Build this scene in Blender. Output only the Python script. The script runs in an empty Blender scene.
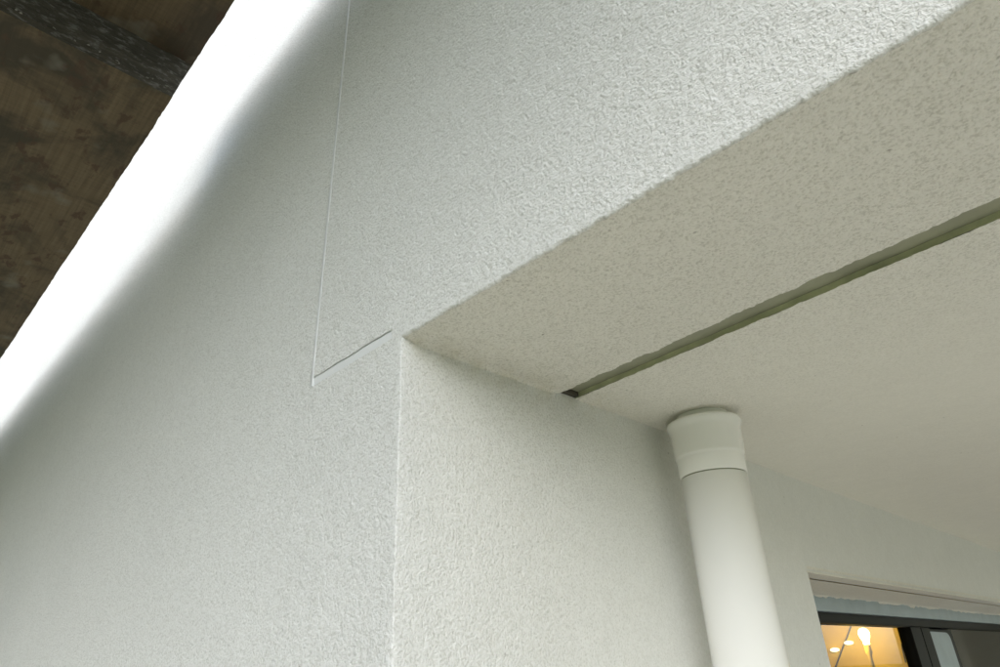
import bpy, bmesh, math, random
import numpy as np
from mathutils import Matrix, Vector

random.seed(7)
scn = bpy.context.scene
col = scn.collection

# ------------------------------------------------------------------ camera
# World: x to the right along the facade, y into the building, z up (metres).
cam_d = bpy.data.cameras.new('camera')
cam = bpy.data.objects.new('camera', cam_d)
col.objects.link(cam)
cam_d.sensor_width = 36.0
cam_d.lens = 36.0 * 658.5 / 1000.0
cam_d.clip_start = 0.01
cam_d.clip_end = 3000.0
_X = Vector((0.69419, 0.71855, -0.04220))      # image right in world axes
_D = Vector((-0.35941, 0.29523, -0.88525))     # image down
_Z = Vector((-0.62364, 0.62970, 0.46320))      # viewing direction
R = Matrix((_X, -_D, -_Z)).transposed()
cam.matrix_world = Matrix.Translation((0, 0, 2.0)) @ R.to_4x4()
scn.camera = cam

# ------------------------------------------------------------------ sky, sun, exposure
SUN_EL, SUN_AZ = 38.0, 145.0                   # azimuth: degrees clockwise from +y
world = bpy.data.worlds.new('World')
scn.world = world
world.use_nodes = True
wn, wl = world.node_tree.nodes, world.node_tree.links
bg = wn['Background']
sky = wn.new('ShaderNodeTexSky')
sky.sky_type = 'NISHITA'
sky.sun_disc = False
sky.sun_elevation = math.radians(SUN_EL)
sky.sun_rotation = math.radians(SUN_AZ)
sky.air_density = 1.0
sky.dust_density = 1.5
sky.ozone_density = 1.0
hsv = wn.new('ShaderNodeHueSaturation')        # a closed cloud cover greys the blue
hsv.inputs['Saturation'].default_value = 0.70
wl.new(sky.outputs[0], hsv.inputs['Color'])
wl.new(hsv.outputs[0], bg.inputs['Color'])
bg.inputs['Strength'].default_value = 0.15

sun_d = bpy.data.lights.new('sun', 'SUN')
sun = bpy.data.objects.new('sun', sun_d)
col.objects.link(sun)
sun_d.energy = 0.5
sun_d.angle = math.radians(70)
sun_d.color = (1.0, 1.0, 0.99)
az, el = math.radians(SUN_AZ), math.radians(SUN_EL)
to_sun = Vector((math.sin(az) * math.cos(el), math.cos(az) * math.cos(el), math.sin(el)))
sun.rotation_euler = to_sun.to_track_quat('Z', 'Y').to_euler()

scn.view_settings.view_transform = 'Standard'
scn.view_settings.look = 'None'
scn.view_settings.gamma = 1.0
scn.view_settings.exposure = 1.55
scn.view_settings.use_curve_mapping = False
scn.cycles.max_bounces = 10
scn.cycles.diffuse_bounces = 7
scn.cycles.transparent_max_bounces = 12
scn.cycles.use_denoising = True
scn.cycles.sample_clamp_indirect = 6.0

# ------------------------------------------------------------------ materials
def new_mat(name):
    m = bpy.data.materials.new(name)
    m.use_nodes = True
    return m, m.node_tree.nodes, m.node_tree.links, m.node_tree.nodes['Principled BSDF']

def coords(n, l, scale=(1, 1, 1), rot=(0, 0, 0)):
    tc = n.new('ShaderNodeTexCoord')
    mp = n.new('ShaderNodeMapping')
    mp.inputs['Scale'].default_value = scale
    mp.inputs['Rotation'].default_value = rot
    l.new(tc.outputs['Object'], mp.inputs['Vector'])
    return mp.outputs[0]

def noise(n, l, vec, scale, detail=2.0, rough=0.5, dist=0.0):
    t = n.new('ShaderNodeTexNoise')
    t.inputs['Scale'].default_value = scale
    t.inputs['Detail'].default_value = detail
    t.inputs['Roughness'].default_value = rough
    t.inputs['Distortion'].default_value = dist
    l.new(vec, t.inputs['Vector'])
    return t.outputs['Fac']

def ramp(n, l, fac, stops):
    r = n.new('ShaderNodeValToRGB')
    e = r.color_ramp.elements
    while len(e) < len(stops):
        e.new(0.5)
    for q, (p, c) in zip(e, stops):
        q.position = p
        q.color = (*c, 1) if len(c) == 3 else c
    l.new(fac, r.inputs[0])
    return r.outputs[0]

def mixc(n, l, fac, a, b, mode='MIX'):
    m = n.new('ShaderNodeMix')
    m.data_type = 'RGBA'
    m.blend_type = mode
    for s, v in ((m.inputs[0], fac), (m.inputs[6], a), (m.inputs[7], b)):
        if hasattr(v, 'is_linked') or hasattr(v, 'links'):
            l.new(v, s)
        elif isinstance(v, (int, float)):
            s.default_value = v
        else:
            s.default_value = (*v, 1)
    return m.outputs[2]

def bump(n, l, h, strength, dist, prev=None):
    b = n.new('ShaderNodeBump')
    b.inputs['Strength'].default_value = strength
    b.inputs['Distance'].default_value = dist
    l.new(h, b.inputs['Height'])
    if prev is not None:
        l.new(prev, b.inputs['Normal'])
    return b.outputs[0]

def render_mat(name, base, grain, specks=0.5, fine=1.0, hollow_shade=0.75):
    """painted sand render: fine grain, faint cloudiness, a few dark pits"""
    m, n, l, p = new_mat(name)
    v = coords(n, l)
    cloud = noise(n, l, v, 2.3, 4, 0.6)
    c = ramp(n, l, cloud, [(0.3, tuple(0.955 * k for k in base)), (0.7, base)])
    mott = noise(n, l, v, 34.0, 3, 0.6)
    c = mixc(n, l, 0.10, c, ramp(n, l, mott, [(0.35, (0.72, 0.72, 0.69)), (0.65, (1, 1, 1))]), 'MULTIPLY')
    fine_m = noise(n, l, v, 150.0, 3, 0.65)
    c = mixc(n, l, 0.16, c, ramp(n, l, fine_m, [(0.36, (0.70, 0.70, 0.67)), (0.62, (1, 1, 1))]), 'MULTIPLY')
    # old damp dirt along the inner corner by the return wall
    sp = n.new('ShaderNodeSeparateXYZ'); l.new(v, sp.inputs[0])
    dx = n.new('ShaderNodeMapRange'); dx.inputs['From Min'].default_value = -0.6586; dx.inputs['From Max'].default_value = -0.585
    dx.inputs['To Min'].default_value = 0.42; dx.inputs['To Max'].default_value = 0.0; l.new(sp.outputs['X'], dx.inputs['Value'])
    dn = ramp(n, l, noise(n, l, v, 26.0, 5, 0.7), [(0.42, (0, 0, 0)), (0.68, (1, 1, 1))])
    dm = n.new('ShaderNodeMath'); dm.operation = 'MULTIPLY'; l.new(dx.outputs[0], dm.inputs[0]); l.new(dn, dm.inputs[1])
    dz = n.new('ShaderNodeMapRange'); dz.inputs['From Min'].default_value = 2.385; dz.inputs['From Max'].default_value = 2.415; l.new(sp.outputs['Z'], dz.inputs['Value'])
    dk = n.new('ShaderNodeMath'); dk.operation = 'MULTIPLY'; l.new(dm.outputs[0], dk.inputs[0]); l.new(dz.outputs[0], dk.inputs[1])
    dy = n.new('ShaderNodeMapRange'); dy.inputs['From Min'].default_value = 0.478; dy.inputs['From Max'].default_value = 0.50; l.new(sp.outputs['Y'], dy.inputs['Value'])
    de = n.new('ShaderNodeMath'); de.operation = 'MULTIPLY'; l.new(dk.outputs[0], de.inputs[0])
    dw = n.new('ShaderNodeMapRange'); dw.inputs['From Min'].default_value = 0.88; dw.inputs['From Max'].default_value = 1.05; dw.inputs['To Min'].default_value = 1.0; dw.inputs['To Max'].default_value = 0.0; l.new(sp.outputs['Y'], dw.inputs['Value'])
    df = n.new('ShaderNodeMath'); df.operation = 'MULTIPLY'; l.new(dy.outputs[0], df.inputs[0]); l.new(dw.outputs[0], df.inputs[1])
    l.new(df.outputs[0], de.inputs[1])
    c = mixc(n, l, de.outputs[0], c, (0.50, 0.46, 0.31))
    # shade in the hollows of the coat, painted into the colour
    at = n.new('ShaderNodeAttribute'); at.attribute_name = 'relief'
    g1 = noise(n, l, v, 320.0, 2.2, 0.6)
    gd = n.new('ShaderNodeMapRange'); gd.inputs['From Min'].default_value = 0.30; gd.inputs['From Max'].default_value = 0.62
    gd.inputs['To Min'].default_value = -1.5; gd.inputs['To Max'].default_value = 0.5; l.new(g1, gd.inputs['Value'])
    ad = n.new('ShaderNodeMath'); ad.operation = 'MULTIPLY_ADD'; ad.inputs[1].default_value = 0.45
    l.new(at.outputs['Fac'], ad.inputs[0]); l.new(gd.outputs[0], ad.inputs[2])
    mr = n.new('ShaderNodeMapRange')
    mr.inputs['From Min'].default_value = -1.3; mr.inputs['From Max'].default_value = 0.5
    l.new(ad.outputs[0], mr.inputs['Value'])
    pl = n.new('ShaderNodeAttribute'); pl.attribute_name = 'plain'
    dfac = n.new('ShaderNodeMath'); dfac.operation = 'MULTIPLY_ADD'; dfac.inputs[1].default_value = -0.85 * hollow_shade; dfac.inputs[2].default_value = hollow_shade
    l.new(pl.outputs['Fac'], dfac.inputs[0])
    bfac = n.new('ShaderNodeMath'); bfac.operation = 'MULTIPLY_ADD'; bfac.inputs[1].default_value = -0.85; bfac.inputs[2].default_value = 1.0
    l.new(pl.outputs['Fac'], bfac.inputs[0])
    gb = n.new('ShaderNodeMath'); gb.operation = 'MULTIPLY'; l.new(g1, gb.inputs[0]); l.new(bfac.outputs[0], gb.inputs[1])
    c = mixc(n, l, dfac.outputs[0], c, ramp(n, l, mr.outputs[0], [(0.0, (0.55, 0.54, 0.49)), (0.4, (0.86, 0.855, 0.83)), (0.75, (1, 1, 1))]), 'MULTIPLY')
    # pits: sparse voronoi dots gated by noise
    vo = n.new('ShaderNodeTexVoronoi')
    vo.inputs['Scale'].default_value = 55.0
    l.new(v, vo.inputs['Vector'])
    dots = ramp(n, l, vo.outputs['Distance'], [(0.06, (1, 1, 1)), (0.13, (0, 0, 0))])
    gate = ramp(n, l, noise(n, l, v, 21.0, 2, 0.5), [(0.60, (0, 0, 0)), (0.66, (1, 1, 1))])
    spk = mixc(n, l, 1.0, dots, gate, 'MULTIPLY')
    sc = n.new('ShaderNodeMath'); sc.operation = 'MULTIPLY'
    l.new(spk, sc.inputs[0]); sc.inputs[1].default_value = specks
    c = mixc(n, l, sc.outputs[0], c, (0.16, 0.14, 0.10))
    l.new(c, p.inputs['Base Color'])
    p.inputs['Roughness'].default_value = 0.85
    p.inputs['Specular IOR Level'].default_value = 0.25
    b1 = bump(n, l, gb.outputs[0], 1.0 * grain, 0.0027)
    g2 = noise(n, l, v, 620.0, 2, 0.6)
    b2 = bump(n, l, g2, 0.5 * fine, 0.0008, b1)
    l.new(b2, p.inputs['Normal'])
    return m

def plain(name, base, rough=0.5, bump_s=0.0, bump_scale=200.0, var=0.06, var_scale=6.0, metal=0.0, spec=0.5):
    m, n, l, p = new_mat(name)
    v = coords(n, l)
    f = noise(n, l, v, var_scale, 4, 0.6)
    c = ramp(n, l, f, [(0.3, tuple(k * (1 - var) for k in base)), (0.7, tuple(min(1, k * (1 + var)) for k in base))])
    l.new(c, p.inputs['Base Color'])
    p.inputs['Roughness'].default_value = rough
    p.inputs['Metallic'].default_value = metal
    p.inputs['Specular IOR Level'].default_value = spec
    if bump_s:
        l.new(bump(n, l, noise(n, l, v, bump_scale, 3, 0.6), bump_s, 0.001), p.inputs['Normal'])
    return m

WHITE = (0.765, 0.765, 0.725)
M = {}
M['render'] = render_mat('white_sand_render', WHITE, 1.0, 0.45, 1.0, 0.46)
M['render_soffit'] = render_mat('white_soffit_render', (0.79, 0.775, 0.70), 1.0, 0.6, 1.0, 0.52)
M['render_smooth'] = render_mat('smooth_white_render', (0.80, 0.775, 0.70), 0.28, 0.2, 0.6, 0.3)
M['sealant'] = plain('grey_sealant', (0.27, 0.275, 0.19), 0.6, 0.2, 120, 0.12, 14)
M['joint_side'] = plain('mossy_joint_side', (0.56, 0.57, 0.37), 0.8, 0.5, 300, 0.22, 22)
M['joint_pvc'] = plain('white_joint_profile', (0.77, 0.775, 0.755), 0.4)
M['groove'] = plain('groove_paint', (0.73, 0.74, 0.72), 0.55, 0.15, 90)
M['dirt'] = plain('joint_dirt', (0.05, 0.045, 0.03), 0.9)  # shade of the slot-end hole put into the colour
M['pvc'] = plain('white_pipe_plastic', (0.88, 0.87, 0.82), 0.27, 0.0, 100, 0.02, 3)
M['film'] = plain('blue_grey_film', (0.36, 0.43, 0.46), 0.38, 0.25, 60, 0.08, 12)
M['black'] = plain('black_window_profile', (0.010, 0.010, 0.009), 0.45, spec=0.12)
M['gasket'] = plain('rubber_gasket', (0.008, 0.010, 0.008), 0.6)
M['ochre'] = plain('room_plaster', (0.70, 0.52, 0.08), 0.7, 0.15, 40, 0.10, 7)
M['dark_room'] = plain('dim_room_paint', (0.20, 0.19, 0.17), 0.8)
M['cable'] = plain('dark_cable', (0.03, 0.028, 0.025), 0.5)
M['brass'] = plain('brass_stem', (0.85, 0.66, 0.20), 0.3, metal=0.1)
M['steel'] = plain('galvanised_tube', (0.45, 0.46, 0.47), 0.4, 0.2, 150, 0.1, 20, metal=0.9)
M['roofing'] = plain('roof_felt', (0.08, 0.08, 0.085), 0.9)

def ply_mat(name, a, b, dark):
    m, n, l, p = new_mat(name)
    v = coords(n, l, (1.0, 1.0, 1.0))
    vg = coords(n, l, (2.2, 60.0, 60.0))
    g = noise(n, l, vg, 1.6, 5, 0.65, 0.4)
    c = ramp(n, l, g, [(0.30, a), (0.72, b)])
    # saw / veneer marks running across the grain
    vw = coords(n, l, (170.0, 5.0, 5.0))
    w = noise(n, l, vw, 1.0, 2, 0.5)
    c = mixc(n, l, 0.22, c, ramp(n, l, w, [(0.38, (0.35, 0.33, 0.30)), (0.62, (1, 1, 1))]), 'MULTIPLY')
    # damp stains, two sizes
    s1 = noise(n, l, v, 4.2, 5, 0.62, 0.6)
    c = mixc(n, l, ramp(n, l, s1, [(0.44, (0, 0, 0)), (0.60, (0.9, 0.9, 0.9))]), c, dark)
    s2 = noise(n, l, coords(n, l, (1.0, 1.7, 1.0)), 15.0, 4, 0.6, 0.3)
    c = mixc(n, l, ramp(n, l, s2, [(0.57, (0, 0, 0)), (0.66, (0.85, 0.85, 0.85))]), c, (0.065, 0.035, 0.018))
    s3 = noise(n, l, v, 9.0, 3, 0.5)
    c = mixc(n, l, ramp(n, l, s3, [(0.60, (0, 0, 0)), (0.76, (0.55, 0.55, 0.55))]), c, (0.20, 0.19, 0.15))
    l.new(c, p.inputs['Base Color'])
    p.inputs['Roughness'].default_value = 0.75
    b1 = bump(n, l, g, 0.5, 0.002)
    l.new(bump(n, l, w, 0.25, 0.001, b1), p.inputs['Normal'])
    return m
M['ply'] = ply_mat('weathered_plywood', (0.102, 0.071, 0.036), (0.175, 0.127, 0.071), (0.040, 0.031, 0.017))
M['ply2'] = ply_mat('damp_plywood', (0.080, 0.055, 0.027), (0.145, 0.103, 0.055), (0.05, 0.036, 0.02))

def bearer_mat():
    m, n, l, p = new_mat('splattered_timber')
    v = coords(n, l)
    g = noise(n, l, coords(n, l, (40, 3, 50)), 1.0, 5, 0.65)
    c = ramp(n, l, g, [(0.3, (0.038, 0.034, 0.026)), (0.7, (0.095, 0.086, 0.068))])
    s = noise(n, l, coords(n, l, (60, 34, 90)), 1.0, 5, 0.7)
    c = mixc(n, l, ramp(n, l, s, [(0.52, (0, 0, 0)), (0.66, (0.8, 0.8, 0.8))]), c, (0.22, 0.215, 0.20))
    l.new(c, p.inputs['Base Color'])
    p.inputs['Roughness'].default_value = 0.85
    l.new(bump(n, l, s, 0.8, 0.003), p.inputs['Normal'])
    return m
M['bearer'] = bearer_mat()
M['chip'] = plain('pale_splinter', (0.24, 0.23, 0.20), 0.8)

def glass_mat():
    m, n, l, p = new_mat('window_glass')
    n.remove(p)
    out = n['Material Output']
    tr = n.new('ShaderNodeBsdfTransparent'); tr.inputs[0].default_value = (0.86, 0.90, 0.87, 1)
    gl = n.new('ShaderNodeBsdfGlossy'); gl.inputs['Roughness'].default_value = 0.015
    fr = n.new('ShaderNodeFresnel'); fr.inputs[0].default_value = 1.55
    mx = n.new('ShaderNodeMixShader')
    ge = n.new('ShaderNodeNewGeometry')            # reflect on the outer face of the pane only
    sb = n.new('ShaderNodeMath'); sb.operation = 'SUBTRACT'; sb.inputs[0].default_value = 1.0
    l.new(ge.outputs['Backfacing'], sb.inputs[1])
    mu = n.new('ShaderNodeMath'); mu.operation = 'MULTIPLY'
    l.new(fr.outputs[0], mu.inputs[0]); l.new(sb.outputs[0], mu.inputs[1])
    l.new(mu.outputs[0], mx.inputs[0]); l.new(tr.outputs[0], mx.inputs[1]); l.new(gl.outputs[0], mx.inputs[2])
    l.new(mx.outputs[0], out.inputs['Surface'])
    return m
M['glass'] = glass_mat()

def emit_mat(name, c, s):
    m, n, l, p = new_mat(name)
    p.inputs['Base Color'].default_value = (*c, 1)
    p.inputs['Emission Color'].default_value = (*c, 1)
    p.inputs['Emission Strength'].default_value = s
    return m
M['bulb'] = emit_mat('glowing_bulb', (1.0, 0.74, 0.28), 12.0)
M['led'] = emit_mat('glowing_wall_light', (1.0, 0.80, 0.40), 1.6)

def ground_mat():
    m, n, l, p = new_mat('lawn')
    v = coords(n, l)
    f = noise(n, l, v, 3.0, 6, 0.7)
    c = ramp(n, l, f, [(0.3, (0.06, 0.10, 0.025)), (0.7, (0.11, 0.15, 0.045))])
    l.new(c, p.inputs['Base Color'])
    p.inputs['Roughness'].default_value = 0.9
    l.new(bump(n, l, noise(n, l, v, 60, 3, 0.6), 1.0, 0.03), p.inputs['Normal'])
    return m
M['lawn'] = ground_mat()
M['paving'] = plain('pale_concrete_screed', (0.50, 0.468, 0.395), 0.85, 0.5, 60, 0.10, 1.5)

# ------------------------------------------------------------------ helpers
WLOC = {}                                     # world position of each Empty
def link(name, me, mat, parent=None):
    o = bpy.data.objects.new(name, me)
    if mat is not None and not me.materials:
        me.materials.append(mat)
    col.objects.link(o)
    if parent is not None:
        o.parent = parent
        o.matrix_parent_inverse = Matrix.Translation(-WLOC.get(parent.name, Vector((0, 0, 0))))
    return o

def empty(name, loc, label=None, cat=None, group=None, parent=None):
    o = bpy.data.objects.new(name, None)
    o.empty_display_size = 0.1
    col.objects.link(o)
    o.location = loc
    WLOC[o.name] = Vector(loc)
    if parent is not None:
        o.parent = parent
        o.matrix_parent_inverse = Matrix.Translation(-WLOC[parent.name])
    if label: o['label'] = label
    if cat: o['category'] = cat
    if group: o['group'] = group
    return o

def structure(o):
    o['kind'] = 'structure'
    return o

def box_bm(bm, x0, x1, y0, y1, z0, z1):
    vs = [bm.verts.new(c) for c in ((x0, y0, z0), (x1, y0, z0), (x1, y1, z0), (x0, y1, z0),
                                    (x0, y0, z1), (x1, y0, z1), (x1, y1, z1), (x0, y1, z1))]
    for f in ((0, 3, 2, 1), (4, 5, 6, 7), (0, 1, 5, 4), (1, 2, 6, 5), (2, 3, 7, 6), (3, 0, 4, 7)):
        bm.faces.new([vs[i] for i in f])

def box(name, b, mat, parent=None, bevel=0.002, seg=2):
    bm = bmesh.new()
    box_bm(bm, *b)
    if bevel:
        bmesh.ops.bevel(bm, geom=bm.edges[:], offset=bevel, segments=seg, affect='EDGES', profile=0.7)
    me = bpy.data.meshes.new(name)
    bm.to_mesh(me); bm.free()
    return link(name, me, mat, parent)

def lathe(name, prof, cx, cy, mat, parent=None, seg=72, smooth=True, cap=False):
    bm = bmesh.new()
    rings = []
    for r, z in prof:
        rings.append([bm.verts.new((cx + r * math.cos(2 * math.pi * k / seg), cy + r * math.sin(2 * math.pi * k / seg), z)) for k in range(seg)])
    for a, b in zip(rings, rings[1:]):
        for k in range(seg):
            f = bm.faces.new((a[k], a[(k + 1) % seg], b[(k + 1) % seg], b[k])); f.smooth = smooth
    if cap:
        bm.faces.new(rings[0]); bm.faces.new(rings[-1])
    bmesh.ops.recalc_face_normals(bm, faces=bm.faces[:])
    me = bpy.data.meshes.new(name)
    bm.to_mesh(me); bm.free()
    return link(name, me, mat, parent)

def tube(name, pts, r, mat, parent=None, seg=10):
    bm = bmesh.new()
    rings = []
    pts = [Vector(p) for p in pts]
    for i, p in enumerate(pts):
        d = (pts[min(i + 1, len(pts) - 1)] - pts[max(i - 1, 0)]).normalized()
        a = d.orthogonal().normalized(); b = d.cross(a)
        if i and rings:
            pass
        rings.append([bm.verts.new(p + r * (math.cos(2 * math.pi * k / seg) * a + math.sin(2 * math.pi * k / seg) * b)) for k in range(seg)])
    for a, b in zip(rings, rings[1:]):
        for k in range(seg):
            bm.faces.new((a[k], a[(k + 1) % seg], b[(k + 1) % seg], b[k])).smooth = True
    bm.faces.new(rings[0][::-1]); bm.faces.new(rings[-1])
    bmesh.ops.recalc_face_normals(bm, faces=bm.faces[:])
    me = bpy.data.meshes.new(name)
    bm.to_mesh(me); bm.free()
    return link(name, me, mat, parent)

# --- vectorised 3-D value noise for real relief in the render coat
def _hash(i, j, k, s):
    with np.errstate(over='ignore'):
        h = (i.astype(np.uint32) * np.uint32(374761393)) ^ (j.astype(np.uint32) * np.uint32(668265263)) ^ (k.astype(np.uint32) * np.uint32(2246822519)) ^ np.uint32(s * 3266489917 & 0xffffffff)
        h = (h ^ (h >> np.uint32(13))) * np.uint32(1274126177)
        h = (h ^ (h >> np.uint32(16))) * np.uint32(2654435769)
        h = h ^ (h >> np.uint32(15))
    return h.astype(np.float32) / np.float32(4294967295.0) * 2 - 1

def vnoise(p, wl, s):
    q = p / wl + 1000.0
    i = np.floor(q).astype(np.int64); f = (q - i).astype(np.float32)
    f = f * f * (3 - 2 * f)
    out = 0
    for a in (0, 1):
        wa = f[:, 0] if a else 1 - f[:, 0]
        for b in (0, 1):
            wb = f[:, 1] if b else 1 - f[:, 1]
            for c in (0, 1):
                wc = f[:, 2] if c else 1 - f[:, 2]
                out = out + wa * wb * wc * _hash(i[:, 0] + a, i[:, 1] + b, i[:, 2] + c, s)
    return out

_ROT = np.array(Matrix.Rotation(0.7, 3, Vector((0.5, 0.3, 0.8)).normalized()))
def relief(p, amp):
    """height in metres of the sand render; amp per vertex, 1 = rough coat"""
    q = p @ _ROT.T
    h = 0.50 * vnoise(q, 0.0042, 1) + 0.50 * vnoise(q @ _ROT.T, 0.0032, 2) + 0.28 * vnoise(q, 0.0085, 3)
    h = np.sign(h) * np.abs(h) ** 0.8                               # crisper sand grains
    pit = np.clip(vnoise(q, 0.0075, 4) - 0.62, 0, 1) * 1.6          # scattered small pits
    lump = 0.35 * vnoise(q, 0.09, 5) + 0.35 * vnoise(q, 0.42, 6)      # trowel waviness
    return amp * (h - pit) * 0.00066 + lump * 0.0006, amp * (h - pit)

def axis(a, b, fine0, fine1, d, grow=1.06, dmax=0.12):
    """coordinates a..b, step d between fine0 and fine1, growing outside"""
    n = max(1, int(round((fine1 - fine0) / d)))
    mid = list(np.linspace(fine0, fine1, n + 1))
    hi = []; x, s = fine1, d
    while x < b - 1e-9:
        s = min(s * grow, dmax); x += s; hi.append(x)
    if hi: hi[-1] = b
    if len(hi) > 1 and hi[-1] - hi[-2] < 0.2 * d: hi.pop(-2)
    lo = []; x, s = fine0, d
    while x > a + 1e-9:
        s = min(s * grow, dmax); x -= s; lo.append(x)
    if lo: lo[-1] = a
    return np.array(lo[::-1] + mid + hi)

def sheet(name, P, N, amp, mat, parent, keep=None, smooth=True, plain=None):
    """grid mesh from P (rows, cols, 3), pushed along N by the render relief"""
    r, c = P.shape[:2]
    p = P.reshape(-1, 3).astype(np.float64); nn = N.reshape(-1, 3)
    hh, rough = relief(p, amp.reshape(-1))
    p = p + nn * hh[:, None]
    idx = np.arange(r * c).reshape(r, c)
    q = np.stack([idx[:-1, :-1], idx[:-1, 1:], idx[1:, 1:], idx[1:, :-1]], -1)
    if keep is not None:
        q = q[keep]
    q = q.reshape(-1, 4)
    used = np.zeros(r * c, bool); used[q.ravel()] = True
    remap = np.cumsum(used) - 1
    p = p[used]; q = remap[q]; rough = rough[used]
    me = bpy.data.meshes.new(name)
    me.vertices.add(len(p)); me.vertices.foreach_set('co', p.astype(np.float32).ravel())
    me.loops.add(q.size); me.loops.foreach_set('vertex_index', q.astype(np.int32).ravel())
    me.polygons.add(len(q)); me.polygons.foreach_set('loop_start', np.arange(0, q.size, 4, dtype=np.int32))
    me.update(calc_edges=True)
    me.polygons.foreach_set('use_smooth', np.full(len(q), smooth, bool))
    at = me.attributes.new('relief', 'FLOAT', 'POINT')
    at.data.foreach_set('value', rough.astype(np.float32))
    a2 = me.attributes.new('plain', 'FLOAT', 'POINT')
    a2.data.foreach_set('value', (np.zeros(int(used.sum())) if plain is None else np.clip(plain.reshape(-1)[used], 0, 1)).astype(np.float32))
    me.update(); me.validate()
    return link(name, me, mat, parent)

# ------------------------------------------------------------------ key dimensions
XC = -0.6586      # plane of the return wall (faces +x)
YF = 0.4734       # plane of the facade (faces -y)
ZS = 2.42         # soffit
RA = 0.004        # arris radius of the beam
RV = 0.0016       # arris radius of the wall corner
XJ = -0.900       # vertical joint in the facade
ZG = 2.4265       # top of the wall at the short groove
WY0, WY1, WZ = 1.6435, 5.20, 2.1885   # window opening in the return wall
YB = 7.2          # far end of the covered terrace
XE = 2.6          # right-hand end of the covered terrace
D = 0.0020

def slot_front(x): return 0.7617 - 0.055 * np.minimum(x, 1.0)
SLOT_W = 0.042

# ------------------------------------------------------------------ ground
def ground():
    xs = np.concatenate([np.linspace(-400, -30, 12), np.linspace(-24, 24, 49), np.linspace(30, 400, 12)])
    ys = np.concatenate([np.linspace(-400, -30, 12), np.linspace(-24, 16, 81), np.linspace(20, 400, 12)])
    P = np.zeros((len(ys), len(xs), 3))
    P[..., 0] = xs[None, :]; P[..., 1] = ys[:, None]
    t = np.clip((-ys - 5.0) / 11.0, 0, 1); t = t * t * (3 - 2 * t)
    u = np.clip((-xs - 11.0) / 9.0, 0, 1); u = u * u * (3 - 2 * u)
    lowr = np.clip((xs + 6.0) / 10.0, 0, 1); lowr = lowr * lowr * (3 - 2 * lowr)      # the added bank dips on the right to let low light in
    P[..., 2] = -0.03 + np.maximum(t[:, None] * (SHADE_BANK - (SHADE_BANK - 4.3) * lowr)[None, :], SHADE_BANK * u[None, :])
    N = np.zeros_like(P); N[..., 2] = 1
    o = sheet('ground', P, N, np.zeros(P.shape[:2]), M['lawn'], None)
    structure(o)
SHADE_BANK = 8.5  # unseen bank added to block low sky light from the facade
ground()
structure(box('terrace', (-9.5, 6.5, -1.6, 9.0, -0.15, 0.0), M['paving'], None, 0.006))

# ------------------------------------------------------------------ house
house = empty('house', (XC, YF, 0.0),
              'white rendered house corner with a deep soffit, movement joints and a lit window', 'house')

# wall: facade, rounded arris and return wall in one coat
zs = np.concatenate([axis(0.0, ZG, 1.93, ZG, D), axis(ZG, 6.0, ZG, 3.30, D)[1:]])
fx = axis(0.655, 9.0, -XC + RV, 1.75, D, 1.05)            # distance to the left of the axis
fx = np.unique(np.concatenate([fx[fx > 0.9052 + 0.001], fx[fx < 0.9052 - 0.001], [0.9052]]))
fx = fx[fx > -XC + RV + 0.0005]
cx = [(-v, YF, 0, -1) for v in fx[::-1]]
for k in range(7):
    a = math.pi / 2 * k / 6
    cx.append((XC - RV + RV * math.sin(a), YF + RV - RV * math.cos(a), math.sin(a), -math.cos(a)))
ry = axis(YF + RV, 1.64, YF + RV, 1.20, D, 1.03, 0.008)[1:]
ry = np.concatenate([ry, [WY0], axis(WY0, WY1, WY0, WY0 + 0.3, 0.006)[1:], axis(WY1, YB, WY1, WY1 + .01, 0.01)[1:]])
for v in ry:
    cx.append((XC, v, 1, 0))
cx = np.array(cx)
cx[(cx[:, 2] > 0.99) & (cx[:, 1] > WY0 + 0.003), 0] -= 0.0030      # edge of a plaster board
zs = np.unique(np.concatenate([zs[np.abs(zs - WZ) > 0.0012], [WZ]]))
P = np.zeros((len(zs), len(cx), 3)); N = np.zeros_like(P)
P[..., 0] = cx[None, :, 0]; P[..., 1] = cx[None, :, 1]; P[..., 2] = zs[:, None]
N[..., 0] = cx[None, :, 2]; N[..., 1] = cx[None, :, 3]
ez = np.stack([0 * zs, 0 * zs, zs], 1)
aw = np.exp(-(np.hypot(cx[:, 0] - XC, cx[:, 1] - YF) / 0.007) ** 2)
P[..., 0] += aw[None, :] * (0.0006 * vnoise(ez, 0.011, 14) + 0.0005 * vnoise(ez, 0.0045, 15) - 0.0004)[:, None]
P[..., 1] += aw[None, :] * (0.0006 * vnoise(ez, 0.009, 16) + 0.0005 * vnoise(ez, 0.005, 17) + 0.0004)[:, None]
amp = np.ones(P.shape[:2]) * np.clip(1 - (zs - 3.28) / 0.15, 0.2, 1)[:, None]
amp *= np.clip(1 - (-cx[:, 0] - 1.75) / 0.5, 0.35, 1)[None, :]
on_ret = cx[:, 2] > 0.99
amp[:, on_ret] = np.clip(0.85 - 0.75 * (cx[on_ret, 1] - 0.55) / 0.55, 0.12, 0.85)[None, :]
mx = 0.5 * (cx[:-1, 0] + cx[1:, 0]); my = 0.5 * (cx[:-1, 1] + cx[1:, 1])
mz = 0.5 * (zs[:-1] + zs[1:])
keep = ~((mz[:, None] > ZG) & (mx[None, :] > -0.9052) & ~on_ret[1:][None, :])
keep &= ~((mz[:, None] > ZS + 0.02) & on_ret[1:][None, :])
keep &= ~((my[None, :] > WY0) & (my[None, :] < WY1) & (mz[:, None] < WZ) & on_ret[1:][None, :])
pln = np.zeros(P.shape[:2])
pln[:, on_ret] = np.clip((cx[on_ret, 1] - 0.75) / 0.5, 0, 1)[None, :]
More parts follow.
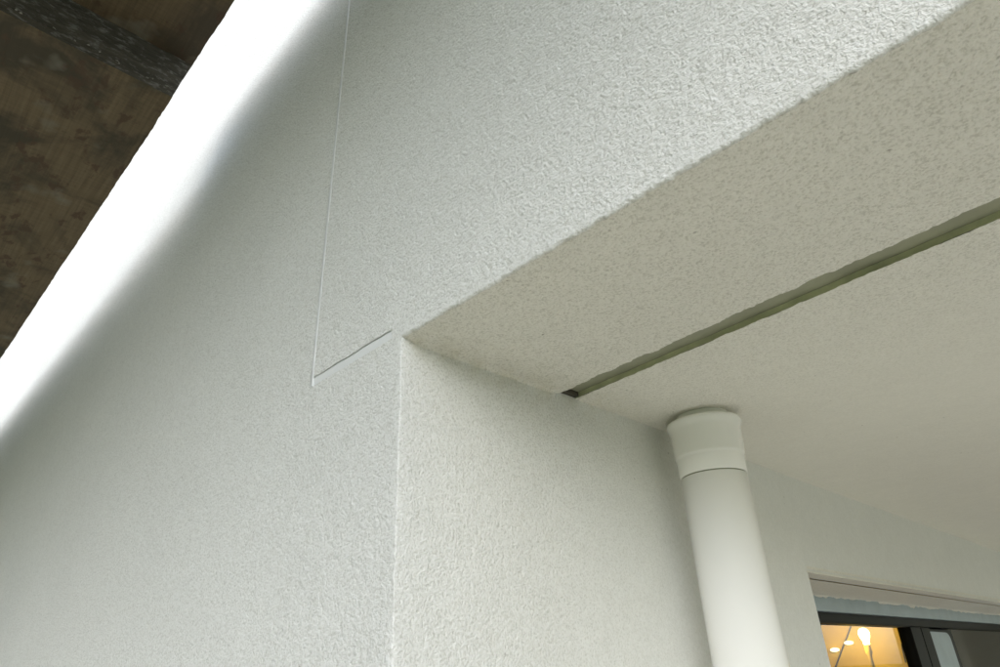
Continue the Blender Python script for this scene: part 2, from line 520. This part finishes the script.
wall = sheet('wall', P, N, amp, M['render'], house, keep, plain=pln)
# fascia of the beam above the opening, with its rough lower arris
fzx = axis(-0.8965, XE, -0.8965, 0.13, D)
rows = []                                   # (y, z, ny, nz) from the top down
zz = axis(ZS + RA, 6.0, ZS + RA, 3.30, D)[::-1]
for v in zz: rows.append((YF, v, -1, 0))
for k in range(1, 7):
    a = math.pi / 2 * k / 6
    rows.append((YF + RA - RA * math.cos(a), ZS + RA - RA * math.sin(a), -math.cos(a), -math.sin(a)))
rows = np.array(rows)
P = np.zeros((len(rows), len(fzx), 3)); N = np.zeros_like(P)
P[..., 0] = fzx[None, :]; P[..., 1] = rows[:, None, 0]; P[..., 2] = rows[:, None, 1]
N[..., 1] = rows[:, None, 2]; N[..., 2] = rows[:, None, 3]
# broken, uneven arris
wob = vnoise(np.stack([fzx, 0 * fzx, 0 * fzx], 1), 0.016, 11) * 0.0011 + vnoise(np.stack([fzx, 0 * fzx, 0 * fzx], 1), 0.006, 12) * 0.0008
near = np.exp(-np.maximum(rows[:, 1] - ZS, 0) / 0.008)
P[..., 2] += near[:, None] * wob[None, :]
# the short open groove beside the corner: the beam's lower edge stands clear of the wall
gx = np.clip((-0.680 - fzx) / 0.004, 0, 1)
groove_top = 2.4418 + 0.0010 * vnoise(np.stack([fzx, 0 * fzx, 0 * fzx], 1), 0.012, 13)
P[..., 2] = np.where((fzx[None, :] < -0.672) & (rows[:, None, 1] < 2.4430), np.maximum(P[..., 2], (groove_top * gx + (ZG - 0.001) * (1 - gx))[None, :]), P[..., 2])
kx = 0.5 * (fzx[:-1] + fzx[1:])
keep = np.ones((len(rows) - 1, len(fzx) - 1), bool)
keep &= ~((kx[None, :] < -0.674) & (rows[1:, 1] < ZG - 0.004)[:, None])
fascia = sheet('fascia', P, N, np.ones(P.shape[:2]), M['render'], house, keep)

# soffit: front strip, slot, back field
sx = axis(-0.674, XE, -0.674, 0.10, D)
def cove(x):                                 # hand-drawn fillet against the return wall
    d = np.clip(x - XC, 0, 0.007)
    return -(0.007 - np.sqrt(np.maximum(0.007 ** 2 - (0.007 - d) ** 2, 0)))
e1 = np.stack([sx, 0 * sx, 0 * sx], 1)
rag = 0.0030 * np.clip(vnoise(e1, 0.045, 24) - 0.25, 0, 1) - 0.0022 * np.clip(vnoise(e1, 0.02, 25) - 0.3, 0, 1) + 0.0012 * vnoise(e1, 0.035, 21) + 0.0010 * vnoise(e1, 0.011, 22) + 0.0007 * vnoise(e1, 0.005, 23)
t = np.linspace(0, 1, 128)
P = np.zeros((len(t), len(sx), 3)); N = np.zeros_like(P)
ye = slot_front(sx) + 1.5 * rag
y0 = YF + RA
P[..., 0] = sx[None, :]
P[..., 1] = y0 + t[:, None] * (ye - y0)[None, :]
P[..., 2] = ZS + cove(sx)[None, :] * np.clip((P[..., 1] - y0) / 0.03, 0, 1) * np.clip((ye[None, :] - P[..., 1]) / 0.03, 0, 1)
P[0, :, 2] = ZS + wob[np.clip(np.searchsorted(fzx, sx), 0, len(fzx) - 1)]
N[..., 2] = -1
P1 = P
soffit = sheet('soffit', P1, N, np.full(P.shape[:2], 0.95), M['render_soffit'], house)
yb = np.concatenate([np.linspace(0, 0.42, 170), axis(0.42, YB - 0.79, 0.42, 0.43, 0.004)[2:]])
rag2 = 0.0012 * vnoise(e1, 0.028, 31) + 0.0012 * vnoise(e1, 0.009, 32)
P = np.zeros((len(yb), len(sx), 3)); N = np.zeros_like(P)
P[..., 0] = sx[None, :]
P[..., 1] = (slot_front(sx) + SLOT_W)[None, :] + yb[:, None] + (rag2[None, :] * np.exp(-yb / 0.006)[:, None])
P[..., 2] = ZS
N[..., 2] = -1
ampb = np.clip(0.75 - 1.3 * yb, 0.15, 0.75)[:, None] * np.ones(len(sx))[None, :]
soffit_back = sheet('soffit', P, N, ampb, M['render_soffit'], house, plain=np.clip(yb / 0.5, 0, 1)[:, None] * np.ones(len(sx))[None, :])

# movement joint in the soffit: sealant bed and the two side faces of the slot
def slot_parts():
    xs = np.linspace(-0.668, XE, 260)
    d = 0.0110
    def strip(name, rowsf, mat):
        P = np.zeros((len(rowsf), len(xs), 3)); N = np.zeros_like(P)
        for i, (dy, z) in enumerate(rowsf):
            P[i, :, 0] = xs; P[i, :, 1] = slot_front(xs) + dy; P[i, :, 2] = z
        e = P.reshape(-1, 3)
        P[..., 2] += (0.0010 * vnoise(e, 0.03, 41)).reshape(P.shape[:2])
        N[..., 2] = -1
        return sheet(name, P, N, np.zeros(P.shape[:2]), mat, joint)
    global joint
    joint = empty('movement_joint', (0, 0, 0), parent=house)
    strip('sealant_bed', [(-0.004, ZS + d), (0.008, ZS + d + 0.001), (0.022, ZS + d), (SLOT_W + 0.003, ZS + d - 0.001)], M['sealant'])
    strip('slot_side', [(SLOT_W + 0.002, ZS + d), (SLOT_W + 0.0015, ZS + 0.006), (SLOT_W + 0.0005, ZS + 0.0005)], M['joint_side'])
    strip('slot_side', [(-0.003, ZS + d), (-0.0025, ZS + 0.006), (-0.002, ZS + 0.0005)], M['joint_side'])
    # near-black block standing for the shade of a hole at the slot's end
    box('dirt_plug', (-0.668, -0.6490, float(slot_front(-0.65)) - 0.002, float(slot_front(-0.65)) + SLOT_W + 0.001, ZS + 0.0020, ZS + 0.0105), M['dirt'], joint, 0.003)
slot_parts()

# joints in the facade: sealed vertical joint with a plastic bead, short recessed groove
fj = empty('facade_joint', (XJ, YF, ZG), parent=house)
box('joint_bed', (XJ - 0.04, XJ + 0.03, YF + 0.0010, YF + 0.012, ZG + 0.03, 6.0), M['groove'], fj, 0)
box('bead', (XJ - 0.0012, XJ + 0.0026, YF - 0.0007, YF + 0.003, ZG + 0.001, 6.0), M['joint_pvc'], fj, 0.0006)
box('groove_bed', (XJ - 0.04, -0.666, YF + 0.0018, YF + 0.014, ZG - 0.030, ZG + 0.0298), M['groove'], fj, 0)

# unseen body of the house: keeps daylight out of the hollow parts
box('roof', (-9.3, XE + 0.3, YF - 0.05, 9.0, 6.0, 6.25), M['roofing'], house, 0.01)
box('upper_floor', (-0.66, XE, YF + 0.04, 9.0, 2.47, 2.70), M['paving'], house, 0)
box('end_wall', (XE - 0.02, XE + 0.2, YF + 0.02, 9.0, 2.44, 6.0), M['render_smooth'], house, 0)
box('rear_wall', (-9.0, -0.67, 8.8, 9.0, 0.0, 6.0), M['render_smooth'], house, 0)
box('side_wall', (-9.2, -9.0, YF, 9.0, 0.0, 6.0), M['render_smooth'], house, 0)
box('terrace_end_wall', (-0.28, 0.35, YB, YB + 0.2, 0.0, 2.46), M['render_smooth'], house, 0)  # unseen wall added for the panes to mirror; gap beside shows bright sky
box('terrace_end_wall', (-0.66, -0.281, YB, YB + 0.2, 0.0, 2.035), M['render_smooth'], house, 0)
box('terrace_end_wall', (-0.66, -0.281, YB, YB + 0.2, 2.10, 2.46), M['render_smooth'], house, 0)

# ------------------------------------------------------------------ window
win = empty('window', (XC, WY0, 0.0), parent=house)
XW = -0.900                                   # face of the window head
def reveal():
    us = np.linspace(0, 1, 40); ys = axis(WY0 - 0.01, WY1, WY0, 3.4, 0.008)
    P = np.zeros((len(us), len(ys), 3)); N = np.zeros_like(P)
    P[..., 0] = (XC - 0.064) + us[:, None] * (XW - XC + 0.064)
    P[..., 1] = ys[None, :]; P[..., 2] = WZ + 0.0010
    N[..., 2] = -1
    sheet('reveal_head', P, N, np.full(P.shape[:2], 0.4), M['render_smooth'], win)
    # bits of render that run down over the film, ending raggedly
    e = np.stack([ys * 0, ys, ys * 0], 1)
    drop = 0.006 + 0.0035 * vnoise(e, 0.11, 51) + 0.0035 * vnoise(e, 0.03, 52) + 0.002 * vnoise(e, 0.012, 53)
    P = np.zeros((3, len(ys), 3)); N = np.zeros_like(P)
    for i, (dx, f) in enumerate(((0.010, 0.0), (0.006, 0.5), (0.0012, 1.0))):
        P[i, :, 0] = XW + dx; P[i, :, 1] = ys; P[i, :, 2] = WZ + 0.0035 - np.maximum(drop, 0.001) * f
    N[..., 0] = 1
    sheet('render_lip', P, N, np.full(P.shape[:2], 0.5), M['render_smooth'], win)
reveal()
box('edge_bead', (XC - 0.0480, XC + 0.0010, WY0 - 0.004, WY1, WZ - 0.0012, WZ + 0.003), M['render_smooth'], win, 0.0008)
box('bead_groove', (XC - 0.085, XC - 0.002, WY0 - 0.004, WY1, WZ + 0.008, WZ + 0.014), M['render_smooth'], win, 0)
box('reveal_jamb', (XW - 0.08, XC - 0.0005, WY0 - 0.06, WY0 - 0.0005, 0.0, WZ + 0.03), M['render_smooth'], win, 0)
box('reveal_jamb', (XW - 0.08, XC - 0.0005, WY1, WY1 + 0.06, 0.0, WZ + 0.03), M['render_smooth'], win, 0)
box('head_strip', (XW - 0.045, XW, WY0 - 0.002, WY1 - 0.002, 2.1440, WZ + 0.012), M['film'], win, 0.002)
frame = box('frame_head', (XW - 0.075, XW - 0.016, WY0 - 0.002, WY1 - 0.002, 2.1135, 2.1438), M['black'], win, 0.003)
box('frame_groove', (XW - 0.077, XW - 0.022, WY0, 3.165, 2.1115, 2.1134), M['gasket'], win, 0)
box('frame_jamb', (XW - 0.075, XW - 0.016, WY0 - 0.002, WY0 + 0.06, 0.06, 2.1133), M['black'], win, 0.003)
box('frame_jamb', (XW - 0.075, XW - 0.016, WY1 - 0.062, WY1 - 0.002, 0.06, 2.1133), M['black'], win, 0.003)
box('frame_sill', (XW - 0.085, XW + 0.01, WY0 - 0.001, WY1 - 0.003, 0.0, 0.06), M['black'], win, 0.003)
box('stile', (XW - 0.070, XW - 0.020, 3.166, 3.29, 0.061, 2.1130), M['black'], win, 0.003)
box('gasket', (XW - 0.066, XW - 0.040, 3.2905, 3.3205, 0.061, 2.1130), M['gasket'], win, 0.001)
box('stile', (XW - 0.070, XW - 0.026, 3.321, 3.43, 0.061, 2.1130), M['black'], win, 0.003)
# film-covered stile with a rounded upper corner
def film_stile():
    bm = bmesh.new()
    pts = [(3.436, 0.062), (3.715, 0.062)]
    for k in range(9):
        a = math.pi / 2 * k / 8
        pts.append((3.715 - 0.05 + 0.05 * math.cos(a), 2.096 - 0.03 + 0.03 * math.sin(a)))
    pts.append((3.436, 2.098))
    v = [bm.verts.new((XW - 0.030, y, z)) for y, z in pts]
    f = bm.faces.new(v)
    r = bmesh.ops.extrude_face_region(bm, geom=[f])
    for e in r['geom']:
        if isinstance(e, bmesh.types.BMVert): e.co.x -= 0.04
    bmesh.ops.recalc_face_normals(bm, faces=bm.faces[:])
    me = bpy.data.meshes.new('film_stile'); bm.to_mesh(me); bm.free()
    link('film_stile', me, M['film'], win)
film_stile()
box('gasket', (XW - 0.071, XW - 0.034, 3.431, 3.775, 0.0615, 2.1072), M['gasket'], win, 0.001)
box('pane', (XW - 0.052, XW - 0.046, WY0 + 0.055, 3.17, 0.058, 2.1145), M['glass'], win, 0)
box('pane', (XW - 0.052, XW - 0.046, 3.77, WY1 - 0.055, 0.058, 2.1145), M['glass'], win, 0)

# rooms behind the panes
room = empty('room', (-2.5, 2.2, 0.0), parent=house)
box('partition', (-4.0, XW - 0.078, 3.50, 3.60, 0.0, 2.45), M['ochre'], room, 0)
box('ceiling', (-4.0, XW - 0.10, 0.8, 3.495, 2.34, 2.42), M['ochre'], room, 0)
box('room_wall', (-4.1, -4.002, 0.8, 3.6, 0.0, 2.45), M['ochre'], room, 0)
box('room_wall', (-4.0, XW - 0.10, 0.70, 0.798, 0.0, 2.45), M['ochre'], room, 0)
box('room_wall', (XW - 0.11, XW - 0.082, 0.8, WY0 - 0.01, 0.0, 2.45), M['ochre'], room, 0)
box('lintel', (XW - 0.14, XW - 0.08, WY0 - 0.01, YB, 2.15, 2.45), M['ochre'], room, 0)
box('floor', (-8.9, XW - 0.09, 0.8, 8.7, 0.0, 0.03), M['dark_room'], room, 0)
box('ceiling', (-4.0, XW - 0.10, 3.605, 8.0, 2.34, 2.42), M['dark_room'], room, 0)
box('room_wall', (-4.1, -4.002, 3.605, 8.0, 0.0, 2.45), M['dark_room'], room, 0)
box('room_wall', (-4.0, XW - 0.10, 8.0, 8.1, 0.0, 2.45), M['dark_room'], room, 0)
tube('wall_cable', [(-1.255, 3.488, 2.17), (-1.2629, 3.488, 2.1406), (-1.290, 3.488, 2.10), (-1.3226, 3.488, 2.0562), (-1.3756, 3.488, 1.98), (-1.45, 3.488, 1.86)], 0.0035, M['cable'], room)
tube('wall_cable', [(-1.0685, 3.488, 2.058), (-1.0707, 3.488, 2.04), (-1.072, 3.488, 2.015), (-1.0734, 3.488, 1.985)], 0.003, M['cable'], room)

# lamp standing in the room
LX, LY, LZ = -1.1475, 3.30, 2.102
lamp = empty('floor_lamp', (LX, LY, 0.03), 'bare glowing bulb on a thin brass stand inside the lit window', 'lamp')
lathe('bulb', [(0.0005, LZ + 0.024), (0.012, LZ + 0.0215), (0.0195, LZ + 0.013), (0.0225, LZ), (0.019, LZ - 0.014), (0.013, LZ - 0.027), (0.0115, LZ - 0.042)], LX, LY, M['bulb'], lamp, 32)
lathe('stem', [(0.0125, LZ - 0.041), (0.0135, LZ - 0.075), (0.008, LZ - 0.085), (0.008, 0.06)], LX, LY, M['brass'], lamp, 20)
lathe('base', [(0.009, 0.075), (0.03, 0.062), (0.14, 0.05), (0.15, 0.031)], LX, LY, M['brass'], lamp, 40)
ld = bpy.data.lights.new('bulb_light', 'POINT'); ld.energy = 1.1; ld.color = (1.0, 0.57, 0.08); ld.shadow_soft_size = 0.03
lo = bpy.data.objects.new('bulb_light', ld); col.objects.link(lo); lo.location = (LX - 0.035, LY - 0.06, LZ)

for (x, z, lab) in ((-1.2880, 2.0760, 'small oval wall light nearer the bulb behind the window glass'),
                    (-1.3590, 2.0505, 'small oval wall light farthest from the bulb behind the window glass')):
    w = empty('wall_light', (x, 3.497, z), lab, 'wall light', 'oval wall lights in the lit room')  # small glowing oval in front of the partition
    bm = bmesh.new()
    bmesh.ops.create_uvsphere(bm, u_segments=20, v_segments=12, radius=1.0)
    for v in bm.verts: v.co = Vector((x + v.co.x * 0.021, 3.484 + v.co.y * 0.012, z + v.co.z * 0.0085))
    for f in bm.faces: f.smooth = True
    me = bpy.data.meshes.new('diffuser'); bm.to_mesh(me); bm.free(); link('diffuser', me, M['led'], w)
    box('back_plate', (x - 0.019, x + 0.019, 3.488, 3.4985, z - 0.007, z + 0.007), M['brass'], w, 0.002)

# ------------------------------------------------------------------ downpipe
PX, PY, PR = -0.567, 1.103, 0.0582
dp = empty('downpipe', (PX, PY, 0.0), 'white plastic downpipe with a flared collar under the soffit', 'downpipe')
lathe('pipe', [(PR, 0.02), (PR, 2.3030), (PR - 0.0030, 2.3045), (PR - 0.0035, 2.32)], PX, PY, M['pvc'], dp, 96)
collar = lathe('collar', [(PR - 0.003, 2.3062), (PR + 0.0002, 2.3055), (PR + 0.0012, 2.3072), (PR + 0.0016, 2.334), (PR + 0.0020, 2.3375), (PR + 0.0034, 2.3395),
                 (PR + 0.0038, 2.343), (PR + 0.0050, 2.385), (PR + 0.0064, 2.392), (PR + 0.0088, 2.3980), (PR + 0.0100, 2.4012),
                 (PR + 0.0096, 2.4050), (PR + 0.0076, 2.4070), (PR - 0.012, 2.4070)], PX, PY, M['pvc'], dp, 96)
lathe('spigot', [(PR - 0.010, 2.4065), (PR - 0.010, 2.4400)], PX, PY, M['pvc'], dp, 72)
lathe('sealing_ring', [(PR - 0.0030, 2.3025), (PR - 0.0012, 2.3042), (PR - 0.0030, 2.3068)], PX, PY, M['sealant'], dp, 96)

# ------------------------------------------------------------------ scaffold overhead
def panel(name, b, mat, label, seed):
    root = empty(name, ((b[0] + b[1]) / 2, (b[2] + b[3]) / 2, b[4]), label, 'plywood sheet', 'plywood sheets of the scaffold deck')
    x0, x1, y0, y1, z0, z1 = b
    xs = np.linspace(x0, x1, int((x1 - x0) / 0.006)); yy = np.linspace(y0, y1, 60)
    # underside + worn long edge towards the wall
    e = np.stack([xs, 0 * xs + seed, 0 * xs], 1)
    nib = 0.0011 * vnoise(e, 0.05, 61) + 0.0009 * vnoise(e, 0.013, 62) - 0.004 * np.clip(vnoise(e, 0.10, 63) - 0.72, 0, 1)
    rowsf = [(v, z0) for v in yy] + [(y1 + 0.0004, z0 + 0.0015), (y1 + 0.0004, z1 - 0.0015), (y1 - 0.001, z1)] + [(v, z1) for v in yy[::-1][1:]] + [(y0, z0)]
    P = np.zeros((len(rowsf), len(xs), 3)); N = np.zeros_like(P)
    for i, (y, z) in enumerate(rowsf):
        P[i, :, 0] = xs; P[i, :, 1] = y + (nib if y > y1 - 0.002 else 0); P[i, :, 2] = z
    sheet('board', P, N, np.zeros(P.shape[:2]), mat, root)
    bpy.data.objects[root.children[0].name].data.polygons.foreach_set('use_smooth', [False] * len(root.children[0].data.polygons))
    # end edges
    for xa, xb in ((x0, x0 + 0.002), (x1 - 0.002, x1)):
        box('end_edge', (xa, xb, y0 + 0.001, y1 - 0.0015, z0 + 0.0004, z1 - 0.0004), M['bearer'], root, 0)
    return root

low = panel('scaffold_board', (-6.3, -1.4980, -1.95, 0.2978, 3.430, 3.451), M['ply'], 'lower stained plywood scaffold sheet left of the timber bearer', 3)
high = panel('scaffold_board', (-1.565, 0.80, -1.60, 0.3238, 3.574, 3.595), M['ply2'], 'upper brown plywood scaffold sheet resting on the timber bearer', 9)

def bearer():
    xs = [-1.5430, -1.4975]
    ys = np.linspace(-1.15, 0.2935, 220); zs_ = np.linspace(3.4512, 3.5738, 28)
    P = np.zeros((len(zs_), len(ys), 3)); N = np.zeros_like(P)
    yend = 0.2999 + (zs_ - 3.4512) / 0.1226 * 0.0220
    P[..., 0] = xs[1]; P[..., 1] = -1.15 + (ys[None, :] + 1.15) / 1.4435 * (yend + 1.15)[:, None]; P[..., 2] = zs_[:, None]
    e = P.reshape(-1, 3)
    P[..., 0] += (0.0016 * vnoise(e, 0.03, 71) + 0.0011 * vnoise(e * np.array([1, .4, 1]), 0.007, 72)).reshape(P.shape[:2])
    N[..., 0] = 1
    root = empty('scaffold_bearer', (-1.520, -0.2, 3.4512), 'dark splattered timber bearer between the two plywood sheets', 'timber bearer')
    sheet('side_face', P, N, np.zeros(P.shape[:2]), M['bearer'], root, smooth=False)
    tb = box('timber', (xs[0], xs[1] - 0.003, -1.15, 0.2999, 3.4512, 3.5738), M['bearer'], root, 0.002)
    for v in tb.data.vertices:
        if v.co.y > 0.2: v.co.y += (v.co.z - 3.4512) / 0.1226 * 0.0220
    bm = bmesh.new()
    rnd = random.Random(5)
    for k in range(16):
        y = rnd.uniform(-0.25, 0.28); L = rnd.uniform(0.003, 0.013); h = rnd.uniform(0.0006, 0.002)
        z = 3.4515 + rnd.uniform(-0.002, 0.006); x = -1.4970
        a = rnd.uniform(-0.3, 0.3)
        v = [bm.verts.new(c) for c in ((x, y, z), (x + 0.003, y + L * 0.5, z + h + a * L * 0.4), (x, y + L, z + a * L), (x - 0.002, y + L * 0.5, z - h))]
        bm.faces.new((v[0], v[1], v[2])); bm.faces.new((v[0], v[2], v[3])); bm.faces.new((v[0], v[3], v[1])); bm.faces.new((v[1], v[3], v[2]))
    bmesh.ops.recalc_face_normals(bm, faces=bm.faces[:])
    me = bpy.data.meshes.new('splinters'); bm.to_mesh(me); bm.free()
    o = link('splinters', me, M['chip'], root); o['kind'] = 'stuff'
bearer()

# tube frames that carry the deck, beyond the ends of the picture
for x, zt, yo, lab in ((-6.2, 3.428, -1.85, 'galvanised scaffold frame under the far end of the lower plywood'),
                   (0.70, 3.572, -1.5, 'galvanised scaffold frame under the right end of the upper plywood')):
    fr = empty('tube_trestle', (x, -0.2, 0.0), lab, 'trestle', 'scaffold frames')
    tube('standard', [(x, yo, 0.0), (x, yo, zt - 0.05)], 0.024, M['steel'], fr, 16)
    tube('standard', [(x, 0.20, 0.0), (x, 0.20, zt - 0.05)], 0.024, M['steel'], fr, 16)
    tube('transom', [(x, yo - 0.04, zt - 0.025), (x, 0.24, zt - 0.025)], 0.024, M['steel'], fr, 16)
